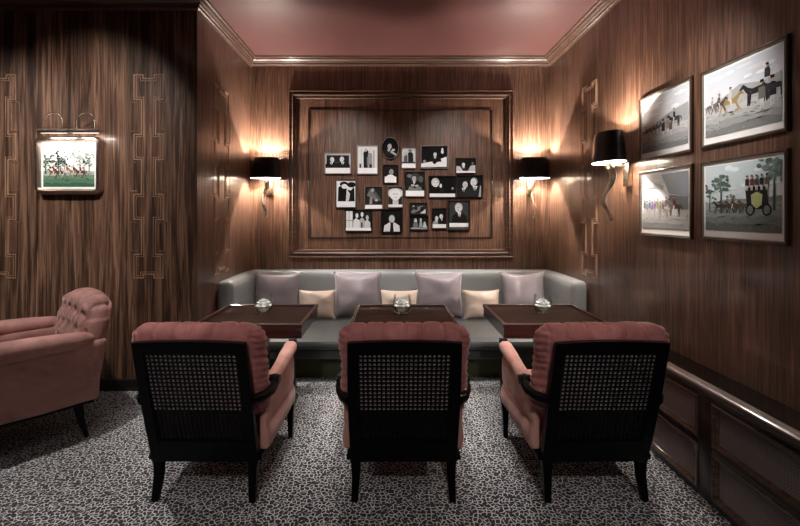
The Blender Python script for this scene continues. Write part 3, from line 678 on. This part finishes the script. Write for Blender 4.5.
# ------------------------------------------------------------ cane-backed chairs
def yb(z): return -.170*(z-.24)/.62
def lattice(m_, u0, v0, u1, v1, pitch, wd, th, mf):
    nu = max(2, round((u1-u0)/pitch)); nv = max(2, round((v1-v0)/pitch))
    def bar(a, b_, c_, d, hh):
        m_.add([mf(a,b_,hh),mf(c_,b_,hh),mf(c_,d,hh),mf(a,d,hh),mf(a,b_,hh+th),mf(c_,b_,hh+th),mf(c_,d,hh+th),mf(a,d,hh+th)],
               [(0,3,2,1),(4,5,6,7),(0,1,5,4),(1,2,6,5),(2,3,7,6),(3,0,4,7)])
    for i in range(nu+1):
        c_ = u0+(u1-u0)*i/nu; bar(c_-wd/2, v0, c_+wd/2, v1, 0)
    for j in range(nv+1):
        c_ = v0+(v1-v0)*j/nv; bar(u0, c_-wd/2, u1, c_+wd/2, th*.9)
def make_chair():
    q = thing('cane_back_armchair', '', 'armchair', group='rose velvet armchairs with black cane backs')
    # back frame
    m_ = MB()
    for s_ in (-1, 1):
        m_.beam([(s_*.252, yb(.2)+.005, .20), (s_*.254, yb(.4), .40), (s_*.256, yb(.63), .63), (s_*.250, yb(.872), .872)], [(.056,.045),(.056,.04),(.056,.038),(.056,.032)])
    z = .84
    for zc, hh in ((.850,.052),(.262,.124)):
        vs = []; n = 13
        for i in range(n):
            t_ = i/(n-1)*2-1; x = t_*(.272 if zc > .5 else .278); arch = .010*(1-t_*t_) if zc > .5 else 0
            for dz, dy in ((-hh/2,-.018),(hh/2+arch,-.018),(hh/2+arch,.018),(-hh/2,.018)):
                vs.append((x, yb(zc+dz)+dy, zc+dz))
        fs = [(i*4+k, i*4+(k+1)%4, (i+1)*4+(k+1)%4, (i+1)*4+k) for i in range(n-1) for k in range(4)]+[(0,1,2,3),tuple((n-1)*4+k for k in (3,2,1,0))]
        m_.add(vs, fs)
    bf = m_.build('back_frame', M['ebony'], q, smooth=30)
    m_ = MB(); mf = lambda u, v, hh: (u, yb(v)-.006+hh-.004, v)
    lattice(m_, -.226, .322, .226, .818, .0222, .0100, .0015, mf); m_.build('cane_panel', M['cane'], bf, smooth=0)
    m_ = MB(); m_.add([(-.228,yb(.50)+.002,.50),(.228,yb(.50)+.002,.50),(.228,yb(.82)+.002,.82),(-.228,yb(.82)+.002,.82),
                      (-.228,yb(.50)+.008,.50),(.228,yb(.50)+.008,.50),(.228,yb(.82)+.008,.82),(-.228,yb(.82)+.008,.82)],
                     [(0,1,2,3),(7,6,5,4),(0,4,5,1),(1,5,6,2),(2,6,7,3),(3,7,4,0)]); m_.build('back_lining', M['lining'], q, smooth=0)['label'] = 'pale lining behind the cane'
    m_ = MB(); m_.add([(-.228,yb(.30)+.010,.30),(.228,yb(.30)+.010,.30),(.228,yb(.50)+.010,.498),(-.228,yb(.50)+.010,.498),
                      (-.228,yb(.30)+.016,.30),(.228,yb(.30)+.016,.30),(.228,yb(.50)+.016,.498),(-.228,yb(.50)+.016,.498)],
                     [(0,1,2,3),(7,6,5,4),(0,4,5,1),(1,5,6,2),(2,6,7,3),(3,7,4,0)]); m_.build('lower_lining', M['darklining'], q, smooth=0)['label'] = 'dark lining behind the lower cane'
    # legs
    for s_ in (-1, 1):
        MB().beam([(s_*.252, yb(.2)+.006, .215), (s_*.250, .012, .12), (s_*.256, -.014, .0)], [(.052,.044),(.044,.040),(.034,.034)]).build('leg', M['ebony'], q)
    for s_ in (-1, 1):
        MB().beam([(s_*.300, .64, .615), (s_*.302, .648, .45), (s_*.298, .652, .30), (s_*.290, .648, .16), (s_*.290, .64, 0)], [(.036,.040),(.036,.042),(.046,.046),(.040,.042),(.028,.030)]).build('leg', M['ebony'], q)
    # seat rails
    m_ = MB()
    for s_ in (-1, 1): m_.box((s_*.285-.014, .0, .205),(s_*.285+.014, .64, .235), .003)
    m_.box((-.28,.625,.205),(.28,.655,.30),.003); m_.build('seat_rail', M['ebony'], q)
    # arm wood: scroll at the rear and small scroll on the front post
    for s_ in (-1, 1):
        m_ = MB()
        pts = [(s_*.272, yb(.58), .560), (s_*.308, -.04, .556), (s_*.334, .04, .560), (s_*.340, .08, .572), (s_*.338, .12, .588), (s_*.332, .125, .604), (s_*.330,.105,.610)]
        m_.tube(pts, [.026,.029,.029,.026,.023,.018,.012], 14, side=(0,0,1))
        m_.tube([(s_*.306,.110,.592),(s_*.364,.110,.592)], [.026,.026], 16)
        o = m_.build('arm_scroll', M['ebony'], q)
        m_ = MB(); m_.tube([(s_*.278,.655,.640),(s_*.325,.655,.640)], .021, 14); m_.tube([(s_*.278,.635,.622),(s_*.325,.635,.622)], .015, 12)
        m_.build('post_scroll', M['ebony'], q)
    # back cushion
    def cf(p, n, u):
        p = p.copy(); z = p.z+.685
        p.y += yb(z)
        top = max(0, (u[2]-.1)/.9)
        side = max(0, abs(u[0])-.8)/.2
        # channels across the front and top
        x = p.x; ph = (x/.094 + .5) % 1 - .5
        g_ = math.exp(-(ph*.094/.0075)**2)
        if n.length > 0: p -= n*g_*.009*(1-side)
        # gathers at the sides and corners
        if side > 0 and n.length > 0:
            p += n*side*(.0034*math.sin(z*175+3*mnoise.noise(Vector((z*9, p.y*12, u[0])))+p.y*22))
        if n.length > 0: p += n*(.007*mnoise.noise(Vector((p.x*7, p.y*7, p.z*7))) + .003*mnoise.noise(Vector((p.x*26, p.y*26, p.z*26))))
        p.x *= 1+.03*top
        p.z += .006*math.cos(u[0]*1.5)*top
        return p
    m_ = MB(); m_.rbox((0, .117, .684), (.328, .094, .258), .088, (84,18,56), cf); m_.build('back_cushion', M['rose'], q, smooth=80)
    # small overhang roll over the top rail
    # seat
    def sf(p, n, u):
        p = p.copy()
        if u[2] > 0: p.z += .02*math.cos(u[0]*1.4)*math.cos(u[1]*1.4)*u[2]
        p += n*.004*mnoise.noise(p*11); return p
    m_ = MB(); m_.rbox((0, .395, .365), (.262, .305, .075), .055, (24,26,10), sf); m_.build('seat_cushion', M['rose'], q, smooth=80)
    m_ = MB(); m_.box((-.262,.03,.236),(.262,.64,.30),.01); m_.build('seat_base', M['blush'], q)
    # upholstered arms: side wall with lower roll and padded top
    for s_ in (-1, 1):
        m_ = MB()
        def side_f(p, n, u, s_=s_):
            p = p.copy(); yy = p.y+.335; 
            if u[2] > 0: p.z += (.030*(yy-.1)/.5)*u[2]
            bulge = .010*math.exp(-((p.z+.385-.30)/.05)**2) - .007*math.exp(-((p.z+.385-.375)/.016)**2)
            p.x += s_*bulge*(1 if n.x*s_ > .3 else 0)
            if n.length > 0: p += n*(.004*mnoise.noise(Vector((p.x*9, p.y*9, p.z*9))))
            return p
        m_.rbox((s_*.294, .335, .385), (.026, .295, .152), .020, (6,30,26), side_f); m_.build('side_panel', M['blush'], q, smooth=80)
        def pf(p, n, u, s_=s_):
            p = p.copy(); k = (p.y+.25)/.5; p.z += -.028+.075*k; p.x *= 1-.12*math.cos(k*3)
            p += n*.003*mnoise.noise(p*14); return p
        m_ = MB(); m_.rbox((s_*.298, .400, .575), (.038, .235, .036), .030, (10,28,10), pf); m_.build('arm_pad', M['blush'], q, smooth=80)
    return q
ch = make_chair()
for i, (x, lab, rz) in enumerate(((-.978,'rose velvet armchair with black cane back, at the left table',-1.0),
                              (.066,'rose velvet armchair with black cane back, at the middle table',0),
                              (1.072,'rose velvet armchair with black cane back, at the right table, nearest the cane cabinet',1.0))):
    q = ch if i == 0 else dup(ch, (0,0,0), 0, lab)
    q.location = (x, 2.262, 0); q.rotation_euler = (0,0,R(rz)); q['label'] = lab

# ------------------------------------------------------------ tufted club chair
cc = thing('tufted_club_chair', 'dusty rose tufted armchair with curved arms against the left striped wall', 'armchair', (-2.515, 2.88, 0), math.atan2(.65, -.76))
# local: faces +y; rounded shell
def shellf(sg):
    def f(p, n, u):
        p = p.copy(); 
        if n.length > 0: p += n*.004*mnoise.noise(p*8)
        zz = p.z+.445; k = max(0, -u[1]); p.y -= k*.10*max(0, (zz-.30)/.65)**1.2; p.z += .0
        return p
    return f
for s_ in (-1, 1):
    m_ = MB(); m_.rbox((s_*.335, .0, .445), (.045, .385, .205), .035, (6,30,16), shellf(s_)); m_.build('side_panel', M['clubrose'], cc, smooth=80)
    pts = []; rad = []
    for i in range(22):
        t_ = i/21; pts.append((s_*(.345+.012*math.sin(t_*3)), -.37+.81*t_, .655+.015*math.sin(t_*3.1))); rad.append((.030+.036*math.sin(min(1,.25+t_*.9)*math.pi*.62))*min(1,.25+math.sqrt(t_*5)))
    m_ = MB(); m_.tube(pts, rad, 16); 
    bmesh.ops.recalc_face_normals(m_.bm, faces=m_.bm.faces); m_.build('arm', M['clubrose'], cc, smooth=80)
def tuft(u, v, rows=5, cols=5):
    a = u*cols; b_ = v*rows; d = 9
    for dj in range(-1, 2):
        j = math.floor(b_)+dj
        for di in range(-1, 3):
            i = math.floor(a)+di + (.5 if j % 2 else 0)
            d = min(d, math.hypot(a-i, (b_-j)))
    e = min(abs(((a+b_*.5) % 1)-.5), abs(((a-b_*.5) % 1)-.5))
    return -.030*math.exp(-(d/.17)**2) + .018*min(1, d*1.5) - .008*math.exp(-(e/.07)**2)
def bfn(p, n, u):
    p = p.copy(); z = p.z+.64; w_ = 1-.16*max(0, u[2])**2-.0*u[2]
    p.x *= w_
    top = max(0, u[2]); p.z -= .055*abs(u[0])**2.4*top
    if u[1] > .99 and abs(u[0]) < .97: p.y += tuft((u[0]+1)/2, (u[2]+1)/2, 6, 5)+.02*math.cos(u[0]*1.5)
    elif n.length > 0: p += n*.004*mnoise.noise(p*8)
    if u[2] > .6 and n.length > 0:
        ph = ((u[0]+1)/2*5+.5) % 1-.5; p -= n*.010*math.exp(-(ph/.08)**2)
    p.y -= .10*((z-.30)/.65)**1.2 if z > .3 else 0
    return p
m_ = MB(); m_.rbox((0,-.315,.608), (.365,.080,.338), .075, (60,12,60), bfn); m_.build('backrest', M['clubrose'], cc, smooth=80)
m_ = MB(); m_.rbox((0,.10,.42), (.285,.335,.085), .06, (20,24,8)); m_.build('seat_cushion', M['clubrose'], cc, smooth=80)
m_ = MB(); m_.box((-.36,-.36,.222),(.36,.37,.262),.01); m_.build('base_rail', M['ebony'], cc)['label'] = 'black base rail'
m_ = MB(); m_.box((-.32,-.26,.262),(.32,.36,.34)); m_.build('seat_deck', M['clubrose'], cc)
for sx in (-1, 1):
    for sy, yy in ((-1,-.27), (1,.32)):
        MB().beam([(sx*.32, yy, .23), (sx*.33, yy+sy*.015, .12), (sx*.345, yy+sy*.045, 0)], [(.056,.056),(.040,.040),(.024,.024)]).build('leg', M['ebony'], cc)

# ------------------------------------------------------------ cane cabinet along the right wall
XC = 1.645; ZT = .600
cab = thing('radiator_cabinet', 'long low dark cabinet with woven cane panels along the right wall', 'cabinet', (XC, 1.5, 0))
def CB(m_, name, mat, **k): return m_.build(name, M[mat], cab, loc=(-XC,-1.5,0), **k)
y0c, y1c = -.4, 3.32
CB(MB().box((XC+.03,y0c,0),(XR-.001,y1c,ZT-.03)), 'carcass', 'darkwood', smooth=0)
CB(MB().box((XC+.03,y0c,ZT-.03),(XR-.001,y1c,ZT-.002)), 'cabinet_top', 'topwood', smooth=0)
# rounded rail
prof = [(-.012,-.052),(-.018,-.046),(-.018,-.036),(-.026,-.032),(-.036,-.018),(-.034,-.006),(-.024,.002),(-.008,.004),(-.004,.0),(.012,.002),(.022,.006),(.032,.002),(.034,-.01),(.034,-.052)]
m_ = MB(); k = len(prof)
m_.add([(XC+.018+a, y, ZT-.002+z) for y in (y0c, y1c) for a, z in prof], [(j, (j+1)%k, k+(j+1)%k, k+j) for j in range(k)]+[tuple(range(k)), tuple(range(2*k-1, k-1, -1))])
CB(m_, 'top_rail', 'railwood', smooth=50)['label'] = 'polished lighter wood rail'
bays = [(2.305, 3.26), (1.255, 2.205), (.205, 1.155), (-.38, .105)]
m_ = MB()
for a, b_ in ((3.26,3.32),(2.205,2.305),(1.155,1.255),(.105,.205),(-.40,-.38)): m_.box((XC,a,.0),(XC+.032,b_,ZT-.05),.003)
for a, b_ in bays:
    for z0_, z1_ in ((0,.035),(.270,.305),(.528,.552)): m_.box((XC,a,z0_),(XC+.032,b_,z1_),.002)
CB(m_, 'face_frame', 'darkwood')
for a, b_ in bays:
    m_ = MB(); m_.loop((a+.0, 0, b_, .552), [(0,0),(0,0)], lambda u,v,hh: (XC, u, v)) if False else None
    for z0_, z1_ in ((.035,.270),(.305,.528)):
        m_ = MB(); m_.loop((a,z0_,b_,z1_), [(0,-.02),(0,.004),(.004,.007),(.012,.006),(.016,-.004),(.022,-.006),(.026,-.014),(.026,-.02)], lambda u,v,hh: (XC-hh,u,v))
        p = CB(m_, 'grille_panel', 'trimwood', smooth=0)
        m_ = MB(); lattice(m_, a+.03, z0_+.03, b_-.03, z1_-.03, .0145, .0085, .002, lambda u,v,hh: (XC+.022-hh,u,v))
        m_.build('woven_cane', M['cabcane'], p, smooth=0)

# ------------------------------------------------------------ ceiling downlights (above and behind the view), many of them unseen added fill
def make_down():
    q = thing('ceiling_downlight_or_fill', '', 'ceiling light', group='recessed ceiling downlights')
    m_ = MB(); m_.lathe([(.062,0),(.062,-.006),(.045,-.010),(.040,-.002),(.040,0)], n=28); m_.build('ring', M['nickel'], q)
    m_ = MB(); m_.lathe([(0,-.002),(.038,-.002),(.038,0),(0,0)], n=24); m_.build('lens', M['lens'], q)
    return q
dn = make_down(); first = True
LS = 1.0
lights = [(-1.0,3.30,150,40),(.09,3.30,150,40),(1.16,3.30,150,40), (-2.3,2.45,140,80),(-1.6,.9,17,120),(.1,.7,17,120),(.9,1.6,12,80),(-3.4,1.2,28,120),(-.8,-1.2,16,140),(1.0,-.9,14,140),(-.45,3.0,85,40),(.58,3.0,85,40)]
names = ['over the left table','over the middle table','over the right table','over the tufted armchair','added as fill left of the camera','added as fill just ahead of the camera','added as fill near the right wall','added as fill at far left','added as fill behind camera on the left','added as fill behind camera on the right','added to brighten the floor between the left and middle chairs','added to brighten the floor between the middle and right chairs']  # camera-side, wall-side and between-chair entries are unseen lamps added for fill
for i, (x, y, e, ang) in enumerate(lights):
    q = dn if i == 0 else dup(dn, (0,0,0), 0, '')
    q.location = (x, y, ZC); q['label'] = 'round recessed ceiling downlight '+names[i]
    l = bpy.data.lights.new('downlight_or_fill_lamp', 'SPOT'); l.energy = e*LS; l.spot_size = R(ang); l.spot_blend = .9; l.color = (1,.95,.91); l.shadow_soft_size = .05
    o = bpy.data.objects.new('downlight_or_fill_lamp', l); C.objects.link(o); o.location = (x, y, ZC-.015)

for x, y, tgt, e, ang, lab in ((-.75,3.5,(-.40,YB,1.66),150,54,'tilted towards the left photographs'),(.95,3.5,(.60,YB,1.66),150,54,'tilted towards the right photographs'),
                        (-2.1,2.1,(-2.6,YL,2.05),165,62,'added to wash the striped left wall'),(-3.4,2.1,(-3.4,YL,1.9),110,60,'added to wash the far left wall'),  # both left wall washes are unseen lamps added to lift the wood
                        (.5,2.6,(XR,2.5,2.15),190,34,'added to wash the sporting prints'),(-.3,3.55,(-XL*-.5,4.5,.6),60,60,'added to brighten the left of the sofa'),(.5,3.55,(.95,4.5,.6),60,60,'added to brighten the right of the sofa'),(-.6,-.9,(-.75,2.2,.8),150,30,'added to brighten the left chair backs'),(.7,-.9,(.8,2.2,.8),150,30,'added to brighten the right chair backs')):  # print, sofa and chair-back spots are added, unseen brighteners
    q = dup(dn, (x,y,ZC), 0, 'round recessed ceiling downlight '+lab)
    l = bpy.data.lights.new('accent_or_fill_lamp', 'SPOT'); l.energy = e*LS; l.spot_size = R(ang); l.spot_blend = 1; l.color = (1,.94,.90); l.shadow_soft_size = .05
    o = bpy.data.objects.new('accent_or_fill_lamp', l); C.objects.link(o); o.location = (x, y, ZC-.015)
    o.rotation_euler = (Vector(tgt)-o.location).to_track_quat('-Z','Y').to_euler()

# ------------------------------------------------------------ world, camera, view
w_ = bpy.data.worlds.new('World'); S.world = w_; w_.use_nodes = True
w_.node_tree.nodes['Background'].inputs['Color'].default_value = (.01,.01,.012,1)
cam = bpy.data.cameras.new('Camera'); co = bpy.data.objects.new('Camera', cam); C.objects.link(co)
co.location = (0,0,H); co.rotation_euler = (R(90),0,0)
cam.sensor_width = 36; cam.lens = 36*F/800; cam.shift_x = (400-CX)/800; cam.shift_y = -(263-CY)/800; cam.clip_start = .02
S.camera = co
S.view_settings.view_transform = 'Standard'; S.view_settings.look = 'None'; S.view_settings.gamma = 1
S.view_settings.use_curve_mapping = False
S.view_settings.exposure = .66
